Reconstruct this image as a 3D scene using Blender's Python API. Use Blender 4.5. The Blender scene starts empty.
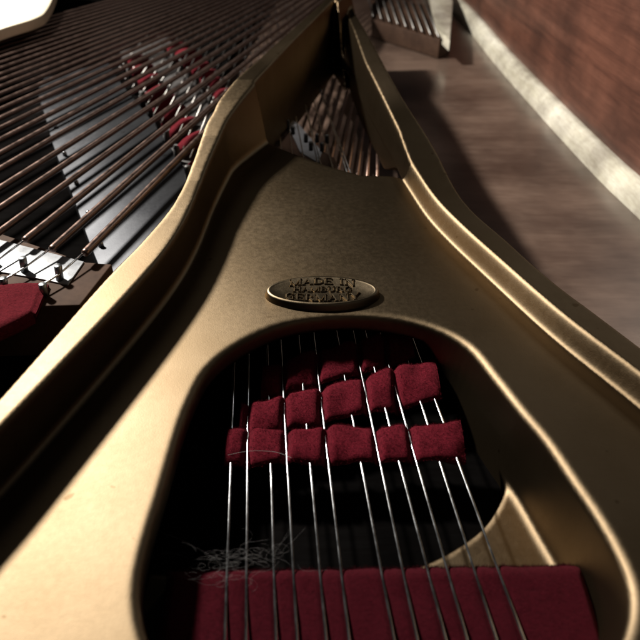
import bpy, bmesh, math, random
import numpy as np
from mathutils import Vector, Matrix, noise
random.seed(4); RNG = np.random.default_rng(4)
S = 0.01                      # everything below is laid out in centimetres
C = bpy.context.scene.collection
scn = bpy.context.scene
W = bpy.data.worlds.new("World"); scn.world = W; W.use_nodes = True
W.node_tree.nodes['Background'].inputs[0].default_value = (0.55, 0.6, 0.72, 1)
W.node_tree.nodes['Background'].inputs[1].default_value = 0.006

# ------------------------------------------------------------------ camera
PITCH = math.radians(38); H = 17.7
cam = bpy.data.cameras.new('camera'); co = bpy.data.objects.new('camera', cam); C.objects.link(co)
cam.sensor_width = 36; cam.lens = 36; cam.clip_start = 0.005; cam.clip_end = 50
co.location = (0, 0, H * S); co.rotation_euler = (math.radians(90) - PITCH, 0, 0)
cam.dof.use_dof = True; cam.dof.focus_distance = 0.30; cam.dof.aperture_fstop = 15
scn.camera = co
cP, sP = math.cos(PITCH), math.sin(PITCH)
def G(u, v, z=0.0):           # survey of the photograph: where the sight line meets the level z
    a = (u - 320) / 640; b = (320 - v) / 640
    t = (H - z) / (sP - b * cP)
    return (a * t, (cP + b * sP) * t)
def G3(u, v, z=0.0):
    x, y = G(u, v, z); return Vector((x, y, z))

# ------------------------------------------------------------------ materials
def newmat(name):
    m = bpy.data.materials.new(name); m.use_nodes = True
    nt = m.node_tree; b = nt.nodes['Principled BSDF']
    return m, nt, b
def N(nt, typ, **kw):
    n = nt.nodes.new(typ)
    for k, v in kw.items():
        if k.startswith('i_'): n.inputs[k[2:].replace('_', ' ')].default_value = v
        else: setattr(n, k, v)
    return n
def ramp(nt, fac, stops):
    r = nt.nodes.new('ShaderNodeValToRGB')
    while len(r.color_ramp.elements) < len(stops): r.color_ramp.elements.new(0.5)
    for e, (p, c) in zip(r.color_ramp.elements, stops): e.position = p; e.color = (*c, 1) if len(c) == 3 else c
    nt.links.new(fac, r.inputs[0]); return r.outputs[0]
def coords(nt, scale=(1, 1, 1), rot=(0, 0, 0)):
    t = nt.nodes.new('ShaderNodeTexCoord'); mp = nt.nodes.new('ShaderNodeMapping')
    mp.inputs['Scale'].default_value = scale; mp.inputs['Rotation'].default_value = rot
    nt.links.new(t.outputs['Object'], mp.inputs['Vector']); return mp.outputs[0]
def noise_n(nt, vec, scale, detail=4, rough=.5):
    n = N(nt, 'ShaderNodeTexNoise'); n.inputs['Scale'].default_value = scale
    n.inputs['Detail'].default_value = detail; n.inputs['Roughness'].default_value = rough
    nt.links.new(vec, n.inputs['Vector']); return n.outputs['Fac']
def bump(nt, b, h, strength, dist, prev=None):
    n = N(nt, 'ShaderNodeBump'); n.inputs['Strength'].default_value = strength; n.inputs['Distance'].default_value = dist
    nt.links.new(h, n.inputs['Height'])
    if prev: nt.links.new(prev, n.inputs['Normal'])
    nt.links.new(n.outputs[0], b.inputs['Normal']); return n.outputs[0]
def mul(nt, a, v):
    n = N(nt, 'ShaderNodeMath', operation='MULTIPLY'); nt.links.new(a, n.inputs[0]); n.inputs[1].default_value = v; return n.outputs[0]

def bronze(name='bronze', c0=(.112, .081, .049), c1=(.137, .102, .065), rough=.53, diff=.035):
    # satin bronze paint: broad soft lobe with a quick fall-off over a thin diffuse base
    m, nt, b = newmat(name); v = coords(nt)
    big = noise_n(nt, v, 22, 4, .6); fine = noise_n(nt, v, 1500, 2, .5); mid = noise_n(nt, v, 420, 3, .6)
    spots = noise_n(nt, v, 150, 2, .4)
    col = ramp(nt, big, [(.3, c0), (.7, c1)])
    sp = ramp(nt, spots, [(.0, (1, 1, 1)), (.725, (1, 1, 1)), (.77, (.6, .55, .5))])
    mx = N(nt, 'ShaderNodeMix', data_type='RGBA', blend_type='MULTIPLY'); mx.inputs[0].default_value = .8
    nt.links.new(col, mx.inputs[6]); nt.links.new(sp, mx.inputs[7])
    g = N(nt, 'ShaderNodeBsdfAnisotropic', distribution='BECKMANN'); nt.links.new(mx.outputs[2], g.inputs['Color'])
    r = ramp(nt, mid, [(.3, (rough - .01,) * 3), (.75, (rough + .02,) * 3)]); nt.links.new(r, g.inputs['Roughness'])
    d = N(nt, 'ShaderNodeBsdfDiffuse'); nt.links.new(mx.outputs[2], d.inputs['Color'])
    ms = N(nt, 'ShaderNodeMixShader'); ms.inputs[0].default_value = diff
    nt.links.new(g.outputs[0], ms.inputs[1]); nt.links.new(d.outputs[0], ms.inputs[2])
    nt.links.new(ms.outputs[0], nt.nodes['Material Output'].inputs['Surface'])
    p = bump(nt, g, fine, .22, .0001); p = bump(nt, g, mid, .1, .0002, p); nt.links.new(p, d.inputs['Normal'])
    return m
def metal(name, col, rough=.3, met=1.0, bmp=0):
    m, nt, b = newmat(name); v = coords(nt)
    n = noise_n(nt, v, 160, 4, .6)
    c = ramp(nt, n, [(.3, tuple(x * .75 for x in col)), (.7, col)]); nt.links.new(c, b.inputs['Base Color'])
    b.inputs['Metallic'].default_value = met
    r = ramp(nt, n, [(.3, (rough * .8,) * 3), (.7, (rough * 1.25,) * 3)]); nt.links.new(r, b.inputs['Roughness'])
    if bmp: bump(nt, b, noise_n(nt, v, 900, 2), bmp, .0001)
    return m
def felt(name, c0, c1):
    m, nt, b = newmat(name); v = coords(nt)
    n1 = noise_n(nt, v, 800, 8, .8); n2 = noise_n(nt, v, 2600, 3, .6)
    c = ramp(nt, n1, [(.3, c0), (.68, c1)]); nt.links.new(c, b.inputs['Base Color'])
    b.inputs['Roughness'].default_value = .95; b.inputs['Specular IOR Level'].default_value = .02
    b.inputs['Sheen Weight'].default_value = .03; b.inputs['Sheen Roughness'].default_value = .5
    b.inputs['Sheen Tint'].default_value = (.9, .35, .4, 1)
    p = bump(nt, b, n1, 1.0, .0009); bump(nt, b, n2, .6, .0003, p)
    return m
def wood(name, c0, c1, c2, rough, scale=(6, 60, 60), rot=(0, 0, 0), coat=0., bmp=.1, coat_r=.1):
    m, nt, b = newmat(name); v = coords(nt, scale, rot)
    n = noise_n(nt, v, 1.2, 8, .65); v2 = coords(nt, tuple(s * 6 for s in scale), rot); f = noise_n(nt, v2, 1.5, 4, .7)
    v3 = coords(nt); blotch = noise_n(nt, v3, 14, 4, .6)
    c = ramp(nt, n, [(.28, c0), (.5, c1), (.74, c2)])
    d = ramp(nt, f, [(.3, (.72, .68, .66)), (.6, (1, 1, 1))])
    e = ramp(nt, blotch, [(.36, (.42, .4, .4)), (.62, (1.0, 1.0, 1.0))])
    mx = N(nt, 'ShaderNodeMix', data_type='RGBA', blend_type='MULTIPLY'); mx.inputs[0].default_value = .8
    nt.links.new(c, mx.inputs[6]); nt.links.new(d, mx.inputs[7])
    m2 = N(nt, 'ShaderNodeMix', data_type='RGBA', blend_type='MULTIPLY'); m2.inputs[0].default_value = .9
    nt.links.new(mx.outputs[2], m2.inputs[6]); nt.links.new(e, m2.inputs[7]); nt.links.new(m2.outputs[2], b.inputs['Base Color'])
    b.inputs['Roughness'].default_value = rough; b.inputs['Coat Weight'].default_value = coat; b.inputs['Coat Roughness'].default_value = coat_r
    bump(nt, b, f, bmp, .0002)
    return m
M = dict(
    bronze=bronze(), badge=bronze('badge_bronze', (.12, .093, .06), (.16, .125, .085), .5),
    pale=bronze('lit_bronze', (.5, .44, .33), (.62, .55, .43), .6, .55),  # strong light on the strut put into a paler, more diffuse bronze
    grey=bronze('grey_iron', (.03, .031, .035), (.055, .057, .062), .5, .25),
    dark=metal('dark_iron', (.012, .01, .01), .6, .0),
    steel=metal('steel_wire', (.62, .64, .67), .22),
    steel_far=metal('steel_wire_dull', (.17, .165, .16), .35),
    copper=metal('copper_winding', (.15, .1, .084), .34, .97),
    pin=metal('pin_steel', (.28, .29, .3), .35),
    cap=metal('graphite_cap', (.2, .21, .23), .5, .3, .3),
    felt=felt('red_felt', (.04, .003, .006), (.13, .0098, .019)),
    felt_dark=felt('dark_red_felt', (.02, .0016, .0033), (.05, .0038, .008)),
    shade_floor=wood('shade_black', (.002, .0018, .0018), (.003, .0028, .0028), (.004, .0035, .0035), .9),  # deep shade put into the colour of the added sheet
    felt_pink=felt('faded_red_felt', (.04, .004, .006), (.11, .011, .017)),
    board=wood('soundboard_spruce', (.058, .037, .028), (.09, .061, .047), (.125, .088, .069), .28, (4, 25, 4), (0, 0, .5), .6, .03, .22),
    rim=wood('mahogany', (.04, .014, .009), (.085, .032, .02), (.125, .052, .034), .4, (60, 2.5, 90), (0, 0, .04), .4, .15, .3),
    ledge=wood('highlight_ledge', (.42, .4, .31), (.52, .5, .42), (.62, .6, .53), .3, (60, 8, 60), (0, 0, .42), .7, .1, .15),  # the ledge's bright catch of light is put into its pale colour
    bridge=wood('bridge_maple', (.03, .016, .01), (.045, .024, .015), (.06, .033, .021), .75, (30, 30, 30), (0, 0, 0), .0),
    lint=newmat('lint')[0],
)
M['bridge'].node_tree.nodes['Principled BSDF'].inputs['Specular IOR Level'].default_value = 0.12
M['shade_floor'].node_tree.nodes['Principled BSDF'].inputs['Specular IOR Level'].default_value = 0.0
lb = M['lint'].node_tree.nodes['Principled BSDF']; lb.inputs['Base Color'].default_value = (.25, .24, .24, 1); lb.inputs['Roughness'].default_value = .8

# ------------------------------------------------------------------ object helpers
def tag(o, label=None, cat=None, group=None, kind=None):
    for k, v in (('label', label), ('category', cat), ('group', group), ('kind', kind)):
        if v: o[k] = v
    return o
def mesh_obj(name, V, F, mat, parent=None, smooth=True):
    V = np.asarray(V, dtype=np.float64) * S
    me = bpy.data.meshes.new(name)
    if isinstance(F, np.ndarray):
        me.vertices.add(len(V)); me.vertices.foreach_set('co', V.astype(np.float32).ravel())
        k = F.shape[1]; me.loops.add(F.size); me.loops.foreach_set('vertex_index', F.astype(np.int32).ravel())
        me.polygons.add(len(F)); me.polygons.foreach_set('loop_start', np.arange(0, F.size, k, dtype=np.int32))
        me.update(calc_edges=True)
    else:
        me.from_pydata([tuple(v) for v in V], [], F)
    me.polygons.foreach_set('use_smooth', [smooth] * len(me.polygons)); me.validate(); me.update()
    me.materials.append(mat)
    o = bpy.data.objects.new(name, me); C.objects.link(o)
    if parent is not None: o.parent = parent
    return o
def empty(name, label, cat, group=None):
    o = bpy.data.objects.new(name, None); C.objects.link(o); return tag(o, label, cat, group)
class MB:
    def __init__(s): s.V = []; s.F = []
    def tube(s, pts, r, n=8, caps=True):
        pts = [Vector(p) for p in pts]; base = len(s.V); m = len(pts)
        rs = r if hasattr(r, '__len__') else [r] * m
        for i, p in enumerate(pts):
            d = (pts[min(i + 1, m - 1)] - pts[max(i - 1, 0)]).normalized()
            ref = Vector((0, 0, 1)) if abs(d.z) < .9 else Vector((1, 0, 0))
            a = d.cross(ref).normalized(); b = a.cross(d)
            for k in range(n):
                t = 2 * math.pi * k / n
                s.V.append(p + a * (math.cos(t) * rs[i]) + b * (math.sin(t) * rs[i]))
        for i in range(m - 1):
            for k in range(n):
                k2 = (k + 1) % n
                s.F.append((base + i * n + k, base + i * n + k2, base + (i + 1) * n + k2, base + (i + 1) * n + k))
        if caps:
            s.F.append(tuple(base + k for k in range(n))[::-1]); s.F.append(tuple(base + (m - 1) * n + k for k in range(n)))
        return s
    def hair(s, p, d, w):
        a = d.cross(Vector((random.gauss(0, 1), random.gauss(0, 1), random.gauss(0, 1))))
        if a.length < 1e-6: return
        a = a.normalized() * w; b = len(s.V); s.V += [p - a, p + a, p + d]; s.F.append((b, b + 1, b + 2))
    def build(s, name, mat, parent=None, smooth=True): return mesh_obj(name, s.V, s.F, mat, parent, smooth)
def prism(name, poly, z0, z1, mat, parent=None, bevel=.0, smooth=False):
    n = len(poly); V = [(x, y, z0) for x, y in poly] + [(x, y, z1) for x, y in poly]
    F = [tuple(range(n))[::-1], tuple(range(n, 2 * n))] + [(i, (i + 1) % n, n + (i + 1) % n, n + i) for i in range(n)]
    o = mesh_obj(name, V, F, mat, parent, smooth)
    bm = bmesh.new(); bm.from_mesh(o.data); bmesh.ops.recalc_face_normals(bm, faces=bm.faces)
    if bevel: bmesh.ops.bevel(bm, geom=list(bm.edges), offset=bevel * S, segments=3, affect='EDGES', profile=.5)
    bm.to_mesh(o.data); bm.free()
    if bevel: o.data.polygons.foreach_set('use_smooth', [True] * len(o.data.polygons)); o.data.set_sharp_from_angle(angle=math.radians(50))
    return o
def cr(pts, n=6, closed=False):
    P = [np.array(p, float) for p in pts]; out = []; m = len(P)
    for i in range(m if closed else m - 1):
        g = (lambda k: P[k % m]) if closed else (lambda k: P[min(max(k, 0), m - 1)])
        p0, p1, p2, p3 = g(i - 1), g(i), g(i + 1), g(i + 2)
        for j in range(n):
            t = j / n
            out.append(.5 * ((2 * p1) + (p2 - p0) * t + (2 * p0 - 5 * p1 + 4 * p2 - p3) * t * t + (3 * p1 - p0 - 3 * p2 + p3) * t ** 3))
    if not closed: out.append(P[-1])
    return out

# ------------------------------------------------------------------ the cast plate, as a solid field polygonised by surface nets
def sd_poly(X, Y, poly):
    poly = np.asarray(poly, float); n = len(poly)
    d = np.full(X.shape, 1e9); ins = np.zeros(X.shape, bool)
    for i in range(n):
        ax, ay = poly[i - 1]; bx, by = poly[i]; ex, ey = bx - ax, by - ay; L = ex * ex + ey * ey
        if L < 1e-12: continue
        t = np.clip(((X - ax) * ex + (Y - ay) * ey) / L, 0, 1)
        d = np.minimum(d, (X - ax - t * ex) ** 2 + (Y - ay - t * ey) ** 2)
        c = ((ay > Y) != (by > Y)); 
        with np.errstate(divide='ignore', invalid='ignore'):
            xi = (bx - ax) * (Y - ay) / (by - ay) + ax
        ins ^= c & (X < xi)
    d = np.sqrt(d); return np.where(ins, -d, d)
def sd_line(X, Y, line):
    line = np.asarray(line, float); d = np.full(X.shape, 1e9)
    for i in range(1, len(line)):
        ax, ay = line[i - 1]; ex, ey = line[i] - line[i - 1]; L = ex * ex + ey * ey + 1e-12
        t = np.clip(((X - ax) * ex + (Y - ay) * ey) / L, 0, 1)
        d = np.minimum(d, (X - ax - t * ex) ** 2 + (Y - ay - t * ey) ** 2)
    return np.sqrt(d)
def smin(a, b, k):
    h = np.clip(.5 + .5 * (b - a) / k, 0, 1); return b + (a - b) * h - k * h * (1 - h)
def smax(a, b, k): return -smin(-a, -b, k)
def sstep(x, a, b):
    t = np.clip((x - a) / (b - a), 0, 1); return t * t * (3 - 2 * t)

def surface_nets(F, xs, ys, zs):
    nx, ny, nz = F.shape; ins = F < 0
    a = ins[:-1, :-1, :-1].copy(); o = a.copy()
    for dx in (0, 1):
        for dy in (0, 1):
            for dz in (0, 1):
                s = ins[dx:nx - 1 + dx, dy:ny - 1 + dy, dz:nz - 1 + dz]; a &= s; o |= s
    act = o & ~a; I, J, K = np.nonzero(act)
    idx = np.full(act.shape, -1, np.int32); idx[I, J, K] = np.arange(len(I))
    acc = np.zeros((len(I), 3)); cnt = np.zeros(len(I))
    cs = [(dx, dy, dz) for dx in (0, 1) for dy in (0, 1) for dz in (0, 1)]
    for p in cs:
        for ax in range(3):
            if p[ax]: continue
            q = list(p); q[ax] = 1
            f0 = F[I + p[0], J + p[1], K + p[2]]; f1 = F[I + q[0], J + q[1], K + q[2]]
            m = (f0 < 0) != (f1 < 0); t = np.where(m, f0 / np.where(m, f0 - f1, 1), 0)
            for c in range(3): acc[:, c] += np.where(m, p[c] + (t if c == ax else 0), 0)
            cnt += m
    acc /= cnt[:, None]; P = acc + np.stack([I, J, K], 1)
    V = np.stack([np.interp(P[:, 0], np.arange(nx), xs), np.interp(P[:, 1], np.arange(ny), ys), np.interp(P[:, 2], np.arange(nz), zs)], 1)
    Q = []
    for ax in range(3):
        sl0 = [slice(None)] * 3; sl1 = [slice(None)] * 3; sl0[ax] = slice(0, -1); sl1[ax] = slice(1, None)
        A = ins[tuple(sl0)]; B = ins[tuple(sl1)]; ch = A != B
        i, j, k = np.nonzero(ch); g = [i, j, k]; u, w = [(1, 2), (2, 0), (0, 1)][ax]
        lim = [nx - 1, ny - 1, nz - 1]
        ok = (g[u] > 0) & (g[w] > 0) & (g[u] < lim[u]) & (g[w] < lim[w]); g = [t[ok] for t in g]
        def at(du, dw):
            h = [t.copy() for t in g]; h[u] = h[u] - du; h[w] = h[w] - dw; return idx[h[0], h[1], h[2]]
        q = np.stack([at(1, 1), at(0, 1), at(0, 0), at(1, 0)], 1)
        fl = ~A[tuple(g)]; q[fl] = q[fl][:, ::-1]; Q.append(q)
    return V, np.concatenate(Q)

# plan curves: image survey (u, v) at a level z
outL = cr([G(*p) for p in [(-190, 590, 2.1), (-60, 455, 2.1), (0, 393, 2.1), (103, 278, 2.1), (140, 240, 2.15), (172, 201, 2.25), (190, 163, 2.5), (203, 128, 2.9), (211, 108, 3.5), (223, 88, 3.9), (270, 47, 4.1), (320, 3, 4.2), (345, -22, 4.2)]], 5)
inL = cr([G(*p) for p in [(-190, 625, 2.1), (-60, 487, 2.1), (7, 421, 2.1), (120, 303, 2.1), (165, 250, 2.15), (188, 212, 2.25), (206, 168, 2.5), (222, 132, 2.9), (229, 112, 3.5), (238, 97, 3.9), (278, 59, 4.1), (327, 12, 4.2), (350, -10, 4.2)]], 5)
ribL = outL + inL[::-1]
A_ = cr([G(*p) for p in [(346, -14, 2.9), (353, 12, 2.7), (376, 52, 2.3), (400, 93, 1.9), (430, 140, 1.4), (461, 199, 1.05), (505, 241, 1.0), (550, 281, 1.0), (595, 315, 1.0), (640, 349, 1.0), (760, 440, 1.0), (900, 545, 1.0)]], 5)
B_ = cr([G(*p) for p in [(405, 158, 1.2), (414, 173, 1.1), (432, 200, 1.0), (455, 224, 1.0), (490, 257, .95), (557, 316, .95), (640, 380, .95), (760, 475, .95), (900, 590, .95)]], 5)
C_ = []
for k_, p_ in enumerate(A_):
    a_ = A_[max(k_ - 1, 0)]; b_ = A_[min(k_ + 1, len(A_) - 1)]; t_ = np.array(b_) - np.array(a_); t_ = t_ / np.linalg.norm(t_)
    C_.append(np.array(p_) + np.array([-t_[1], t_[0]]) * float(np.interp(p_[1], [0, 26, 30, 34, 38, 44, 60, 80], [3.6, 3.4, 2.9, 2.2, 1.5, 1.0, .8, .8])))
triT = [G(*p) for p in [(260, 137, 0), (275, 145, 0), (292, 152, 0), (325, 164, 0), (361, 174, 0), (393, 175, 0), (406, 171, .5), (409, 163, 1.0), (400, 138, 1.3), (380, 95, 1.9), (362, 60, 2.3), (351, 36, 2.6), (342, 34, 2.0), (334, 46, 0), (318, 66, 0), (290, 100, 0)]]
hole = cr([G(*p) for p in [(339, 316), (392, 318), (435, 328), (468, 346), (494, 377), (520, 410), (546, 441), (573, 481), (596, 515), (617, 552), (629, 582), (631, 610), (623, 640), (600, 685), (540, 725), (400, 745), (260, 740), (190, 715), (160, 670), (148, 640), (141, 612), (140, 584), (146, 550), (156, 515), (165, 486), (179, 437), (191, 403), (210, 368), (243, 342), (287, 323)]], 4, True)
ZS = -3.2
lip = cr([G(*p) for p in [(330, 352, ZS), (430, 352, ZS), (470, 372, ZS), (497, 425, ZS), (509, 462, ZS), (506, 484, ZS), (492, 515, ZS), (470, 537, ZS), (430, 560, ZS), (370, 580, ZS), (300, 580, ZS), (200, 575, ZS), (110, 560, ZS), (90, 500, ZS), (110, 430, ZS), (150, 380, ZS), (250, 345, ZS)]], 4, True)

xs = np.concatenate([np.arange(-22, -13, .3), np.arange(-13, 13.5, .1), np.arange(13.8, 80, .3)])
ys = np.concatenate([np.arange(1, 7, .25), np.arange(7, 34, .11), np.arange(34, 48, .13), np.arange(48, 76, .26)])
zs = np.arange(-4.4, 4.7, .1)
X, Y = np.meshgrid(xs, ys, indexing='ij')
# web outline: outer line of the left rib, round the apex, down the right slope, closed below the frame
webp = list(outL) + list(C_) + [(24, 1.5), (-22, 1.5)]
webp = [tuple(p) for p in webp]
dW = sd_poly(X, Y, webp)
dRL = sd_poly(X, Y, [tuple(p) for p in ribL])
dH = sd_poly(X, Y, [tuple(p) for p in hole]); dLip = sd_poly(X, Y, [tuple(p) for p in lip]); dT = sd_poly(X, Y, triT)
# right rib body: everything right of B / of the triangular opening
ribRp = [tuple(p) for p in B_] + [(30, -5), (30, 80)] + [tuple(G(346, -14, 2.9))] + [tuple(G(346, 20, 2.6)), tuple(G(362, 60, 2.3)), tuple(G(380, 95, 1.9)), tuple(G(395, 130, 1.3))]
dB = sd_poly(X, Y, ribRp)
Ap = [tuple(p) for p in A_] + [(30, -5), (30, 90), (5, 90)]
sA = -sd_poly(X, Y, Ap)                  # >0 right of A
dC = sd_line(X, Y, [tuple(p) for p in C_])
hR = np.interp(Y, [0, 34, 40, 50, 62, 75], [1.0, 1.0, 1.2, 1.9, 2.7, 2.9])
zC = np.interp(Y, [0, 36, 55, 75], [-1.0, -1.0, -.2, .6])
ta = np.clip(sA / (np.abs(sA) + dC + 1e-4), 0, 1)
topR = np.where(sA > 0, zC + (hR - zC) * (1 - sstep(sA, .05, .75)), hR)
rise = sstep(-dB, -.2, .32)
# gentle crown of the web and a soft saddle below the triangular opening
sag = -.10 * np.exp(-((X - .5) / 7.) ** 2 - ((Y - 30) / 6.) ** 2)
ztop = sag * (1 - rise) + topR * rise
F = np.empty((len(xs), len(ys), len(zs)), np.float32)
hL = np.interp(Y, [0, 24, 28, 32, 37, 41, 44, 52, 66, 76], [2.1, 2.1, 2.15, 2.3, 2.8, 3.5, 3.9, 4.1, 4.2, 4.2])
skirt = -1.0 - 3.2 * sstep(X, 4.5, 7.0) * sstep(-Y, -27, -21)
wallz = np.interp(Y, [0, 38, 40, 45, 80], [-4.2, -4.2, -2.8, -2.8, -2.8])  # left rib deepened out of view to stop light leaking beneath it
draft = np.interp(Y, [0, 38, 44, 80], [.03, .03, .26, .28])
wallr = -1.0 - 1.8 * sstep(Y, 40, 45)
for kz, z in enumerate(zs):
    top = (z - ztop) * .93
    web = smax(smax(dW, top, .35), -(z + 1.0), .12)
    rl = smax(smax(dRL - draft * (hL - z), dW, .3), z - hL, .2); rl = smax(rl, wallz - z, .1)
    f = smin(web, rl, .28)
    sk = smax(smax(dH - .9, top, .2), skirt - z, .1); f = np.minimum(f, sk)
    rr = smax(smax(dB, top, .3), smax(dT - 1.0, wallr - z, .1), .1); f = np.minimum(f, np.maximum(rr, dW))
    f = smax(f, -(dH - .16 * sstep(X, 1., 5.)[...] * z), .34)            # the big opening with drafted wall and rounded rim
    f = smax(f, -(dT - .02 * z), .22)
    if z < -2.6:
        sh = smax(smax(dH - .8, z - ZS, .1), -(z + 4.1), .1); sh = smax(sh, -dLip, .25); f = smin(f, sh, .35)
    F[:, :, kz] = f
F[0] = F[-1] = 1; F[:, 0] = F[:, -1] = 1; F[:, :, 0] = F[:, :, -1] = 1
Vp, Fp = surface_nets(F, xs, ys, zs); del F
plate = empty('cast_iron_plate', 'bronze painted cast iron piano plate with raised ribs, oval badge and two openings', 'piano plate')
web = mesh_obj('plate_body', Vp, Fp, M['bronze'], plate)

# far strut of the same casting, top left of the view
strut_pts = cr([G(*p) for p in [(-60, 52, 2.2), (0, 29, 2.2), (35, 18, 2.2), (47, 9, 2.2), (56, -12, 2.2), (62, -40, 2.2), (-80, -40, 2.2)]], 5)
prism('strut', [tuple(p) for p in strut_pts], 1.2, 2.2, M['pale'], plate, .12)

# ------------------------------------------------------------------ oval badge with raised lettering
bc = Vector((*G(322.5, 290.5, .25), 0))
def ellipse_mesh(a, b, prof, n=72):
    V = []; Fc = []
    for (off, z) in prof:
        for k in range(n):
            t = 2 * math.pi * k / n; V.append((bc.x + (a + off) * math.cos(t), bc.y + (b + off) * math.sin(t), z))
    for i in range(len(prof) - 1):
        for k in range(n): k2 = (k + 1) % n; Fc.append((i * n + k, i * n + k2, (i + 1) * n + k2, (i + 1) * n + k))
    Fc.append(tuple((len(prof) - 1) * n + k for k in range(n))); return V, Fc
V_, F_ = ellipse_mesh(2.58, 1.12, [(.16, -.2), (.14, .02), (.08, .14), (.06, .24), (.0, .30), (-.07, .315), (-.12, .30), (-.17, .285)])
badge = mesh_obj('badge', V_, F_, M['badge'], plate); badge.data.set_sharp_from_angle(angle=math.radians(60))
badge['label'] = 'oval badge with raised lettering MADE IN HAMBURG GERMANY'
T_, t_ = .17, .10             # thick and thin strokes on a unit-high letter
GL = {   # strokes (x0,y0,x1,y1,width), letter width
 'M': ([(.12, 0, .12, 1, t_), (.12, 1, .5, .08, T_), (.5, .08, .88, 1, t_), (.88, 0, .88, 1, T_), (-.02, .04, .26, .04, .08), (.72, .04, 1.04, .04, .08), (-.02, .96, .16, .96, .08), (.86, .96, 1.04, .96, .08)], 1.02),
 'A': ([(.12, 0, .45, 1, t_), (.45, 1, .8, 0, T_), (.24, .34, .68, .34, .09), (-.02, .04, .26, .04, .08), (.64, .04, .96, .04, .08)], .94),
 'D': ([(.15, 0, .15, 1, T_), (.02, .04, .5, .04, .09), (.02, .96, .5, .96, .09), (.45, .97, .72, .75, .12), (.72, .78, .76, .22, T_), (.72, .25, .45, .03, .12)], .84),
 'E': ([(.15, 0, .15, 1, T_), (.02, .04, .72, .04, .09), (.02, .96, .7, .96, .09), (.15, .52, .52, .52, .09), (.69, 0, .69, .26, .08), (.67, .76, .67, 1, .08), (.52, .4, .52, .64, .07)], .76),
 'I': ([(.2, 0, .2, 1, T_), (.02, .04, .38, .04, .09), (.02, .96, .38, .96, .09)], .4),
 'N': ([(.14, 0, .14, 1, t_), (.14, 1, .76, 0, T_), (.76, 0, .76, 1, t_), (0, .04, .28, .04, .08), (0, .96, .18, .96, .08), (.62, .96, .9, .96, .08)], .9),
 'H': ([(.15, 0, .15, 1, T_), (.72, 0, .72, 1, T_), (.15, .5, .72, .5, .09), (0, .04, .3, .04, .08), (.57, .04, .87, .04, .08), (0, .96, .3, .96, .08), (.57, .96, .87, .96, .08)], .88),
 'B': ([(.15, 0, .15, 1, T_), (.02, .04, .5, .04, .09), (.02, .96, .48, .96, .09), (.15, .53, .5, .53, .09), (.46, .97, .63, .76, .13), (.63, .78, .48, .54, .13), (.48, .53, .68, .3, .13), (.68, .32, .48, .04, .14)], .74),
 'U': ([(.16, .26, .16, 1, T_), (.16, .3, .36, .04, .13), (.34, .04, .56, .06, .1), (.54, .04, .72, .28, .1), (.72, .26, .72, 1, t_), (0, .96, .32, .96, .08), (.58, .96, .87, .96, .08)], .88),
 'R': ([(.15, 0, .15, 1, T_), (.02, .04, .3, .04, .08), (.02, .96, .48, .96, .09), (.46, .97, .65, .75, .13), (.65, .77, .48, .5, .13), (.15, .5, .5, .5, .09), (.42, .48, .72, .03, .15), (.66, .04, .86, .04, .08)], .84),
 'G': ([(.66, .84, .42, .98, .1), (.44, .98, .16, .76, .13), (.14, .78, .14, .24, T_), (.14, .26, .4, .03, .13), (.38, .03, .72, .12, .1), (.69, .02, .69, .44, .13), (.5, .43, .86, .43, .08), (.72, .7, .72, .98, .07)], .86),
 'Y': ([(.1, 1, .43, .45, T_), (.8, 1, .43, .45, t_), (.43, 0, .43, .5, T_), (.27, .04, .6, .04, .08), (-.03, .96, .26, .96, .08), (.64, .96, .92, .96, .08)], .88), ' ': ([], .42)}
def lettering(text, yc, hgt, width, arch):
    mb = MB(); tot = sum(GL[c][1] + .08 for c in text) - .08; sx = width / tot; x = -width / 2; e = 0
    for ch in text:
        st, w = GL[ch]
        for (x0, y0, x1, y1, wd) in st:
            p = Vector((x + x0 * sx, yc + (y0 - .5) * hgt, 0)); q = Vector((x + x1 * sx, yc + (y1 - .5) * hgt, 0))
            for r in (p, q): r.y += arch * (1 - (r.x / (width / 2)) ** 2)
            d = (q - p); L = d.length
            if L < 1e-5: continue
            d /= L; nrm = Vector((-d.y, d.x, 0)); hw = wd * hgt * .48
            e = (e + 1) % 9; zt = .35 + e * .0022; b = len(mb.V); cut = hw * .45
            for zz, ww, ex in ((.25, hw * 1.25, hw * .3), (zt - .03, hw, 0), (zt, hw - .02, -.02)):
                for sgn, en in ((-1, 0), (1, 0), (1, 1), (-1, 1)):
                    o = (p - d * ex) if en == 0 else (q + d * ex); r = o + nrm * (sgn * ww)
                    mb.V.append((bc.x + r.x, bc.y + r.y, zz))
            for k in range(2):
                for j in range(4): j2 = (j + 1) % 4; mb.F.append((b + k * 4 + j, b + k * 4 + j2, b + k * 4 + 4 + j2, b + k * 4 + 4 + j)[::-1])
            mb.F.append((b + 8, b + 9, b + 10, b + 11)[::-1])
        x += (w + .08) * sx
    return mb
allm = MB()
for a in (('MADE IN', .52, .52, 3.1, .16), ('HAMBURG', .0, .40, 2.75, .0), ('GERMANY', -.52, .52, 3.5, -.16)):
    m_ = lettering(*a); b = len(allm.V); allm.V += m_.V; allm.F += [tuple(i + b for i in f) for f in m_.F]
lt = allm.build('lettering', M['badge'], badge, smooth=False)
bm = bmesh.new(); bm.from_mesh(lt.data); bmesh.ops.recalc_face_normals(bm, faces=bm.faces); bm.to_mesh(lt.data); bm.free()

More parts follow.
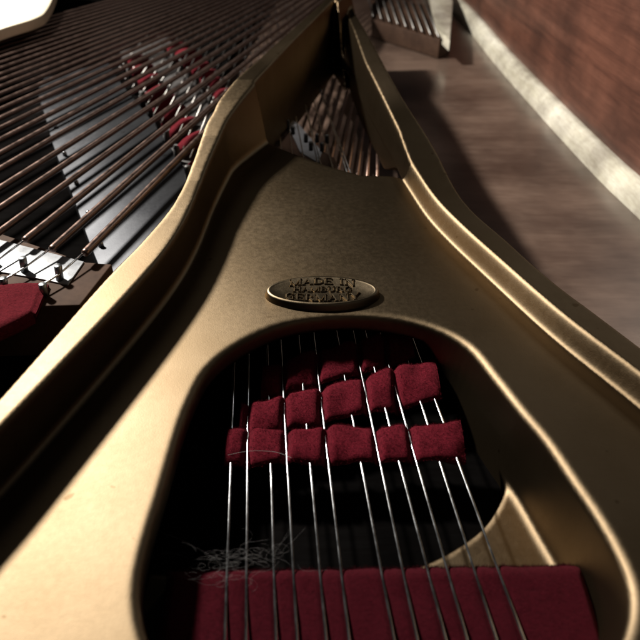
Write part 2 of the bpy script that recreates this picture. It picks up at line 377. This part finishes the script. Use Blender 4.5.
# ------------------------------------------------------------------ soundboard, added floor, ledge and rim of the case
sb = mesh_obj('soundboard', [(-70, -15, -5.2), (60, -15, -5.2), (60, 170, -5.2), (-70, 170, -5.2)], [(0, 1, 2, 3)], M['board'], None, False)
tag(sb, 'brown varnished soundboard lying below the bronze plate', 'soundboard')
rimline = [G(*p) for p in [(455, -2, -3.2), (500, 48, -3.2), (548, 98, -3.2), (600, 150, -3.2), (640, 186, -3.2), (760, 290, -3.2), (900, 400, -3.2)]]
far = [(rimline[0][0] + (rimline[0][0] - rimline[1][0]) * 1.6 - 2.5, rimline[0][1] + (rimline[0][1] - rimline[1][1]) * 1.6)]
far0 = [(far[0][0] - 12, far[0][1] + 26)]
rl_ = [tuple(p) for p in cr(far0 + far + rimline, 8)]
def offs(line, d):
    out = []
    for i, p in enumerate(line):
        a = Vector(line[max(i - 1, 0)]); b = Vector(line[min(i + 1, len(line) - 1)]); t = (b - a).normalized(); n = Vector((-t.y, t.x))
        out.append((p[0] + n.x * d, p[1] + n.y * d))
    return out
def strip(name, prof, mat, parent, base=rl_):
    V = []; Fc = []; n = len(base)
    for (d, z) in prof: V += [(x, y, z) for x, y in offs(base, d)]
    for i in range(len(prof) - 1):
        for k in range(n - 1): Fc.append((i * n + k, i * n + k + 1, (i + 1) * n + k + 1, (i + 1) * n + k))
    o = mesh_obj(name, V, Fc, mat, parent, True); o.data.set_sharp_from_angle(angle=math.radians(35))
    bm = bmesh.new(); bm.from_mesh(o.data); bmesh.ops.recalc_face_normals(bm, faces=bm.faces); bm.to_mesh(o.data); bm.free(); return o
case = empty('piano_case', 'reddish mahogany inner rim of the piano case with a polished ledge, its highlight painted pale', 'piano case')
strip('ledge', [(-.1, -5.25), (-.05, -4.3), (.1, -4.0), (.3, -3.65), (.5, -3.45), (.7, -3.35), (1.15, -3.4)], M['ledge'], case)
strip('rim_wall', [(1.1, -5.3), (1.12, -3.0), (1.15, 0), (1.2, 5), (1.25, 9.5), (4.5, 9.7), (4.6, -5.3)], M['rim'], case)

side = prism('shade_sheet', [G(*p, -3.6) for p in [(-200, 700), (-400, 300), (-300, -60), (300, -60), (228, 60), (205, 150), (225, 190), (330, 200), (480, 330), (560, 420), (640, 640), (560, 900)]], -4.4, -3.6, M['shade_floor'])  # black sheet added for the deep shade under strings and large opening
tag(side, 'nearly black sheet added as shade below the bass strings and large opening', 'shade sheet')

# grey iron flange under the bass strings
fl_edge = [G(*p, -1.7) for p in [(112, 296), (97, 262), (86, 234), (74, 200), (63, 172), (52, 142), (45, 116), (38, 92), (44, 78)]]
fl_in = [G(*p, -1.7) for p in [(108, 62), (122, 84), (150, 118), (178, 158), (204, 200), (190, 262), (160, 300)]]
flange = prism('grey_flange', [tuple(p) for p in cr(fl_edge, 4)] + [tuple(p) for p in cr(fl_in, 4)], -2.9, -1.7, M['grey'], None, .07)
tag(flange, 'smooth grey iron flange lying under the wound bass strings', 'iron flange')
for i in range(len(fl_edge) - 2):
    a = Vector((*fl_edge[i], 0)); b = Vector((*fl_edge[i + 1], 0))
    if 1 <= i <= 5:
        p = a.lerp(b, .5) + Vector((.55, .1, -1.72)); MB().tube([p, p + Vector((0, 0, .3)), p + Vector((0, 0, .36))], [.16, .15, .07], 12).build('stud', M['pin'], flange)

# ------------------------------------------------------------------ strings
ORD = ['first', 'second', 'third', 'fourth', 'fifth', 'sixth', 'seventh', 'eighth', 'ninth', 'tenth', 'eleventh', 'twelfth', 'thirteenth', 'fourteenth', 'fifteenth', 'sixteenth', 'seventeenth', 'eighteenth', 'nineteenth', 'twentieth', 'twenty-first', 'twenty-second', 'twenty-third', 'twenty-fourth', 'twenty-fifth', 'twenty-sixth', 'twenty-seventh', 'twenty-eighth', 'twenty-ninth', 'thirtieth']
def sample(p, q, n): return [p.lerp(q, i / (n - 1)) for i in range(n)]
mid = [((a[0] + b[0]) / 2, (a[1] + b[1]) / 2) for a, b in zip(outL, inL)]
def hit_rib(p, q):
    best = 1.0
    for i in range(1, len(mid)):
        a = Vector(mid[i - 1]); b = Vector(mid[i]); r = (q - p).xy; s = b - a; den = r.x * s.y - r.y * s.x
        if abs(den) < 1e-9: continue
        w = a - p.xy; t = (w.x * s.y - w.y * s.x) / den; u = (w.x * r.y - w.y * r.x) / den
        if 0 <= u <= 1 and 0 < t < best: best = t
    return best
bass = [((84, 254), (58, 275), (-30, 330)), ((51, 250), (24, 268), (-60, 318)), ((24, 241), (-5, 262), (-90, 305))]
bass_v0 = [231.6, 208, 188, 169, 153.5, 140, 128.5, 118.5, 109.5, 101.5, 94, 87, 80.5, 74.5, 68.5, 63, 57.5, 52.5, 47.5, 43, 38.5, 34.5, 30.5]
V0 = (385, -45)
def bass_string(i, w0, w1, core0, near):
    r = (.225, .22, .21, .2)[min(i, 3)] if i < 4 else max(.14, .2 - .003 * (i - 3))
    t = empty('bass_string', '%s copper wound bass string counted from the bronze rib, %s' % (ORD[i], 'ending at the pins' if i < 3 else 'crossing the left edge'), 'piano string', 'copper wound bass strings')
    L = (w1 - w0).length
    if near:
        n = int(L / .07); pts = sample(w0, w1, n); rs = [r * (1.0 if k % 2 else .92) for k in range(n)]; rs[0] = r * .55; rs[1] = r * .9
        mb = MB().tube(pts, rs, 10)
    else: mb = MB().tube(sample(w0, w1, 12), r, 8)
    mb.build('winding', M['copper'], t)
    MB().tube(core0 + [w0 + (w1 - w0) * .01], .055, 8).build('core_wire', M['steel'], t)
ZB = .25
for i, (s, k, e) in enumerate(bass):
    w0 = G3(*s, ZB); fr = G3(*V0, ZB) + Vector((0, 0, .5)); t = hit_rib(w0, fr); w1 = w0.lerp(fr, t)
    bass_string(i, w0, w1, [G3(*e, -.1), G3(*k, .05)], True)
for j, v0 in enumerate(bass_v0):
    i = j + 3
    w1_ = G3(*V0, ZB) + Vector((j * .55 * -1, j * .3, .5))
    d = (G3(0, v0, ZB) - w1_); w0 = w1_ + d * 1.18; t = hit_rib(w0, w1_); w1 = w0.lerp(w1_, t)
    bass_string(i, w0, w1, [w0 + d.normalized() * 4], j < 9)

# twelve plain strings in the big opening: (x,y) survey low and high point, level, over(1)/under(0) the muting felt
ZT = -1.9
ten = [((225, 629), (233, 400), 0), ((246, 629), (248, 405), 1), ((275.6, 629), (269, 405), 0), ((297, 639), (283.5, 395), 1), ((326, 639), (303, 387), 0), ((349, 639), (319, 382), 1),
       ((392, 629), (347, 389), 0), ((417, 639), (361.6, 374), 1), ((443, 629), (387, 416), 0), ((464, 629), (392, 376), 1), ((493, 629), (421.6, 405.6), 0), ((520, 629), (435, 400), 0)]
tl = []
for i, (a, b, ov) in enumerate(ten):
    p = G3(*a, ZT); q = G3(*b, ZT); d = (q - p) / (q.y - p.y); p0 = p + d * (3.0 - p.y); p1 = p + d * (100 - p.y)
    tl.append((p0, p1, ov)); kink = 0
    o = MB().tube(sample(p0, p1, 8), .048, 10).build('steel_string', M['steel'])
    tag(o, '%s plain steel string from the left of the twelve in the large plate opening' % ORD[i], 'piano string', 'plain steel strings in the large opening')
def xs_at(y): return [p0.x + (p1.x - p0.x) * (y - p0.y) / (p1.y - p0.y) for p0, p1, _ in tl]
# plain strings crossing below the bass strings
for i in range(14):
    a = G3(118 + 7.2 * i, 70 + 8.8 * i, -1.2); b = G3(215 + 5.5 * i, -45, -1.2)
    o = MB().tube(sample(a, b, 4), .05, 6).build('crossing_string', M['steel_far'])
    tag(o, '%s thin steel string crossing beneath the bass strings, counted from the far felts' % ORD[i], 'piano string', 'thin steel strings crossing beneath the bass strings')
for i in range(9):
    a = G3(373 + 8.2 * i, 16 + 2.6 * i, -2.6); b = G3(352 + 6.0 * i, -60, -2.6)
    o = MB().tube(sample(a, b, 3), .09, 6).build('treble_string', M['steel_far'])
    tag(o, '%s short pale string from the left beyond the narrow tip of the plate' % ORD[i], 'piano string', 'short pale strings beyond the plate tip')
blk = prism('treble_block', [G(*p, -2.4) for p in [(432, 10), (436, 28), (450, 41), (453, 2), (446, -40), (424, -40)]], -3.6, -2.4, M['ledge'], None, .1)
tag(blk, 'pale upright block behind the right arm of the plate near the case ledge', 'block')
tbr = prism('treble_bridge', [G(*p, -3.0) for p in [(372, 20), (440, 40), (452, 34), (446, 8), (372, -4)]], -5.15, -3.0, M['bridge'], None, .1)
tag(tbr, 'dark curved treble bridge behind the right arm of the plate', 'bridge')

# ------------------------------------------------------------------ tenor bridge with pins below the triangular opening
tb = empty('tenor_bridge', 'dark bridge with pale lit top and short pins inside the triangular opening', 'bridge')
prism('bridge_body', [G(*p, -2.2) for p in [(232, 120), (262, 112), (285, 118), (300, 140), (335, 160), (345, 190), (300, 190), (250, 165)]], -5.15, -2.0, M['bridge'], tb, .12)
prism('bridge_top', [G(*p, -1.95) for p in [(286, 122), (296, 121), (322, 152), (318, 163), (300, 152)]], -2.0, -1.92, M['cap'], tb)
for (u, v) in [(306, 142), (317, 142), (327, 143), (311, 150), (322, 151), (288, 128), (293, 134)]:
    p = G3(u, v, -1.95); MB().tube([p, p + Vector((0, 0, .6)), p + Vector((0, 0, .66))], [.17, .17, .12], 10).build('bridge_pin', M['dark'], tb)

for i in range(11):  # strings added for the dark lattice of string shadows on the soundboard
    a = G3(262 + 11.5 * i, 215 - 1.5 * i, -3.2); b = G3(318 + 6 * i, 60 + 6 * i, -3.2)
    o = MB().tube(sample(a, b, 3), .13, 8).build('bass_string', M['copper'])
    tag(o, '%s added dark string from the left, standing in for string shadows in the triangular opening' % ORD[i], 'piano string', 'added strings standing in for string shadows in the triangular opening')
# ------------------------------------------------------------------ bass bridge and its pins
bb = empty('bass_bridge', 'brown bass bridge with bright notched top and thick steel pins left of the bronze rib', 'bridge')
prism('bridge_body', [G(*p, -.42) for p in [(-160, 180), (0, 233), (86, 262), (112, 264), (80, 305), (-160, 312)]], -3.5, -.42, M['bridge'], bb, .08)
prism('bridge_top', [G(*p, -.36) for p in [(-160, 190), (0, 240), (50, 253), (84, 262), (68, 285), (40, 279), (0, 272), (-160, 240)]], -.41, -.33, M['cap'], bb, .02)
for (u, v, s) in [(60, 280, 1), (25, 272, 1), (-8, 263, 1), (44, 296, .8), (5, 290, .8), (-30, 282, .8)]:
    p = G3(u, v, -.36); q = p + Vector((.06, .1, .78 * s)); MB().tube([p, q, q + Vector((0, 0, .04))], [.19, .19, .15], 16).build('bridge_pin', M['pin'], bb)

# ------------------------------------------------------------------ felt
def fuzz(mb, pts, n, ln, w):
    for _ in range(n):
        p, nn = pts(); d = (Vector(nn) * 1.0 + Vector((random.gauss(0, .7), random.gauss(0, .7), random.gauss(0, .5)))).normalized() * ln * random.uniform(.4, 1.3)
        mb.hair(Vector(p), d, w)
def slab_felt(name, grid_fn, nu, nv, thick, mat, fuzzn, label, cat, group=None, ln=.1):
    """grid_fn(s,t) -> centre point and up-normal; a closed slab with rounded rims"""
    mb = MB(); prof = [(-1.0, 0, .0), ]; V = mb.V; ring = []
    sect = []
    for j in range(nv + 1): sect.append((j / nv, 1))
    for j in range(nv + 1): sect.append((1 - j / nv, -1))
    m = len(sect)
    for i in range(nu + 1):
        s = i / nu
        for (t, sd) in sect:
            p, n = grid_fn(s, t); e = min(t, 1 - t, s * 3, (1 - s) * 3); th = thick * .5 * (.25 + .75 * min(1, (e / .09)) ** .5)
            n = Vector(n).normalized(); w = noise.noise(Vector(p) * 2.3) * .015
            V.append(Vector(p) + n * (sd * th + w))
    for i in range(nu):
        for j in range(m): j2 = (j + 1) % m; mb.F.append((i * m + j, i * m + j2, (i + 1) * m + j2, (i + 1) * m + j))
    mb.F.append(tuple(range(m))); mb.F.append(tuple(nu * m + j for j in range(m))[::-1])
    def rp():
        r = random.random(); s, t = random.random(), random.random()
        if r < .45: t = 0.0 if random.random() < .4 else random.uniform(.96, 1.0)
        elif r < .42: s = 0.0 if random.random() < .5 else 1.0
        p, n = grid_fn(s, t); n = Vector(n).normalized(); e = min(t, 1 - t, s * 3, (1 - s) * 3); th = .25 + .75 * min(1, max(e, 0) / .09) ** .5
        return Vector(p) + n * thick * th * (.5 if (r > .52 or name == 'felt_pad') else random.uniform(-.4, .5)) * (.9), n
    fuzz(mb, rp, fuzzn, ln, .006)
    o = mb.build(name, mat); bm = bmesh.new(); bm.from_mesh(o.data); 
    bm.to_mesh(o.data); bm.free()
    return tag(o, label, cat, group)
def weave(name, c0, c1, w0, w1, amp, label, seed, seq, thick=.24, tw=0.0, mat='felt'):
    """felt ribbon threaded over and under the strings; c0,c1 = (x,y) of the centre line ends"""
    c0 = Vector(c0); c1 = Vector(c1); keys = []
    for (p0, p1, ov) in tl:
        y = c0.y
        for _ in range(4):
            x = p0.x + (p1.x - p0.x) * (y - p0.y) / (p1.y - p0.y); y = c0.y + (c1.y - c0.y) * (x - c0.x) / (c1.x - c0.x)
        keys.append(((x - c0.x) / (c1.x - c0.x), ov))
    kx = [k[0] for k in keys]; kz = [(-1.15 if ov else 1.0) for _, ov in keys]
    kx2 = [-.06] + kx + [1.06]; kz2 = [.2] + kz + [.3]; ovx = [k for k, o_ in keys if o_]
    def fn(s, t):
        q = 1.0 - 2.6 * max(math.exp(-(abs(s - k) * (c1 - c0).length / .14) ** 1.7) for k in ovx)
        wd = w0 + (w1 - w0) * s + .14 * noise.noise(Vector((s * 6, seed, 0)))
        x = c0.x + (c1.x - c0.x) * s; y = c0.y + (c1.y - c0.y) * s
        b = 1 - (2 * t - 1) ** 2
        yy = y + (t - .5) * wd + .10 * noise.noise(Vector((s * 7 + 3, seed, 1)))
        z = ZT + amp * q + .1 * b * max(0, q) - .1 * (1 - t) ** 4 + (tw + .55 * noise.noise(Vector((s * 5.5, seed * 3.1, 4)))) * (t - .5) + .09 * noise.noise(Vector((x * 1.5, yy * 1.2, seed)))
        return (x, yy, z), (0, -(.5 - t) * .5 * -1 * -1, 1)
    return slab_felt(name, fn, 150, 14, thick, M[mat], 16000, label, 'felt strip', 'red felt strips woven through the strings')
g = lambda u, v: G(u, v, ZT)
weave('felt_strip', g(226, 449), g(463, 443), 1.55, 1.75, .11, 'nearest red felt strip woven straight across the strings of the large opening', 1, 0, .24, .15)
weave('felt_strip', g(240, 424), g(438, 380), 1.6, 2.3, .11, 'middle red felt strip woven slantwise, climbing to the right above the nearest strip', 5, 0, .24, .2)
weave('felt_strip', g(262, 385), g(412, 343), 1.7, 2.2, .1, 'farthest red felt strip woven in the shade under the opening rim', 9, 0, .24, .2)
# felt pad along the near side of the opening
px0, py1 = g(166, 563); px1, _ = g(582, 549)
def pad(s, t):
    x = px0 + (px1 - px0) * s; y0 = 5.2; y1 = py1 + .25 * s + .05 * noise.noise(Vector((x * 2, 0, 3)))
    y = y0 + (y1 - y0) * t
    dip = 0
    for p0, p1, _ in tl:
        xx = p0.x + (p1.x - p0.x) * (y - p0.y) / (p1.y - p0.y); dip = max(dip, math.exp(-((x - xx) / .1) ** 2))
    e = max(0, (t - .93) / .07); r = max(0, (s - .965) / .035)
    z = ZT + .12 - .1 * (y1 - y) - .07 * dip - .22 * e * e - .2 * r * r + .04 * noise.noise(Vector((x * .9, y * .9, 7)))
    return (x, y, z - .8), (0, 0, 1)
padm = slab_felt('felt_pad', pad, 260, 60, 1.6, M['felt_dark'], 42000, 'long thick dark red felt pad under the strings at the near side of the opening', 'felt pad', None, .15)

# felt block by the bass bridge
def blockf(s, t):
    a = G3(-60, 296, -.5).lerp(G3(50, 289, -.5), s); b = G3(-60, 375, -.5).lerp(G3(36, 322, -.5), s); p = b.lerp(a, t)
    return (p.x, p.y, -.3 + .1 * noise.noise(p)), (0, 0, 1)
slab_felt('felt_block', blockf, 30, 20, .8, M['felt_pink'], 4000, 'bright red felt block beside the bass bridge pins at the left edge', 'felt block')

# red felt wedges in two rows below the bass strings
row1 = [(129, 62), (133, 72), (139, 83), (146, 95), (153, 107), (161, 120), (170, 134), (180, 150), (191, 169)]
row2 = [(168, 50), (176, 56), (184, 63), (192, 71), (200, 79), (207, 88), (213, 99)]
def wedge(i, u, v, ln, wd, hgt, ttl, row, n):
    p = G3(u, v, -1.3); d = (G3(385, -45, -1.3) - p).normalized(); n_ = Vector((-d.y, d.x, 0))
    t = empty('felt_wedge', ttl % ORD[i], 'felt wedge', row)
    mb = MB(); sec = []
    for k in range(7):
        f = k / 6; hh = hgt * (.45 + .75 * math.sin(math.pi * min(1, .15 + f * .8))); c = p + d * (ln * f) + n_ * (.12 * math.sin(f * 4 + i)); wv = wd * (.8 + .3 * math.sin(3 * f + i))
        for q in range(10):
            a = 2 * math.pi * q / 10; ca, sa = math.cos(a), math.sin(a)
            mb.V.append(c + n_ * (math.copysign(abs(ca) ** .6, ca) * wv) + Vector((0, 0, math.copysign(abs(sa) ** .6, sa) * hh - .3)))
    for k in range(6):
        for q in range(10): q2 = (q + 1) % 10; mb.F.append((k * 10 + q, k * 10 + q2, (k + 1) * 10 + q2, (k + 1) * 10 + q))
    mb.F.append(tuple(range(10))[::-1]); mb.F.append(tuple(60 + q for q in range(10)))
    def rp():
        v_ = mb.V[random.randrange(70)]; return v_, (v_ - p - Vector((0, 0, -.3))).normalized()
    base = list(mb.V[:70])
    for _ in range(260):
        a = random.choice(base); b = random.choice(base); q = a.lerp(b, random.random() * .08); mb.hair(q, Vector((random.gauss(0, 1), random.gauss(0, 1), random.gauss(0, 1))).normalized() * .1, .008)
    mb.build('felt', M['felt_pink'], t)
    s_ = p - d * .55
    MB().tube([s_ + Vector((0, 0, -.9)), s_ + Vector((0, 0, .45)), s_ + Vector((0, 0, .52))], [.24, .24, .12], 12).build('pin', M['dark'], t)
for i, (u, v) in enumerate(row1): wedge(i, u, v, 2.6 + .22 * i, .38, .5, '%s faded red felt wedge, counted from the far end, beside the grey flange', 'felt wedges beside the grey flange', len(row1))
for i, (u, v) in enumerate(row2): wedge(i, u, v, 3.2, .42, .5, '%s faded red felt wedge, counted from the far end, near the bronze rib', 'felt wedges nearest the bronze rib', len(row2))
bd = prism('felt_rail', [G(*p, -2.0) for p in [(120, 52), (165, 36), (222, 88), (212, 130), (204, 185), (186, 178), (150, 115)]], -3.0, -2.0, M['dark'], None, .1)
tag(bd, 'black iron rail carrying the faded red felt wedges below the bass strings', 'iron rail')
# lone red felt seen far away between the strings
# pale square felt stop next to the rib bend
p_ = G3(224, 84, .3)

# tuft of lint on the pad
lm = MB(); c = G3(236, 563, -1.62)
for k in range(75):
    o = c + Vector((random.gauss(0, .75), random.gauss(0, .28) - .05, random.uniform(0, .35))); a = random.uniform(0, 6.28); L = random.uniform(.5, 1.8); cu = random.uniform(-6, 6)
    pts = []
    q = o.copy(); el = random.gauss(0, .3)
    for j in range(17):
        pts.append(q.copy()); q = q + Vector((math.cos(a), math.sin(a) * .5, el)) * (L / 16); a += cu / 16; el += random.gauss(0, .12)
    lm.tube(pts, .001, 3, False)
tag(lm.build('lint', M['lint']), 'wispy tuft of grey lint lying on the left end of the felt pad', 'lint')
hm = MB(); hm.tube([G3(u, v, -1.35) for u, v in cr([(228, 455), (250, 451), (275, 452), (292, 458)], 8)], .006, 4)
tag(hm.build('stray_hair', M['lint']), 'single pale stray hair lying across the nearest felt strip', 'hair')

# ------------------------------------------------------------------ light
def area(name, loc, target, size, power, col, sy=None):
    l = bpy.data.lights.new(name, 'AREA'); l.energy = power; l.color = col; l.size = size * S
    if sy: l.shape = 'RECTANGLE'; l.size_y = sy * S
    o = bpy.data.objects.new(name, l); C.objects.link(o); o.location = Vector(loc) * S
    d = (Vector(target) - Vector(loc)); o.rotation_euler = d.to_track_quat('-Z', 'Y').to_euler(); return o
area('window_light', (-54, 70, 57), (0, 26, 0), 6, 24, (1, .94, .84))
sl = bpy.data.lights.new('added_spot', 'SPOT'); sl.energy = 10; sl.color = (1, .93, .86); sl.spot_size = math.radians(15); sl.spot_blend = .7; sl.shadow_soft_size = .012  # lamp added only to brighten the board inside the triangular opening
so = bpy.data.objects.new('added_spot', sl); C.objects.link(so); so.location = Vector((-5, 66, 82)) * S
so.rotation_euler = (Vector((1.5, 54, -4)) - Vector((-5, 66, 82))).to_track_quat('-Z', 'Y').to_euler()
area('added_soft_light', (-52, 104, 92), (-6, 20, 0), 34, .3, (1, .93, .82))  # soft lamp added to lift the web's lower left and rib shadow
area('back_light', (75, 130, 75), (8, 34, 0), 16, .8, (1, .95, .86))
area('room_fill', (30, -35, 60), (0, 30, 0), 60, .2, (1, .86, .74))
vs = scn.view_settings; vs.view_transform = 'Standard'; vs.look = 'None'; vs.exposure = 0.28; vs.gamma = 1
scn.cycles.use_denoising = True
scn.cycles.max_bounces = 6; scn.cycles.glossy_bounces = 2; scn.cycles.diffuse_bounces = 2
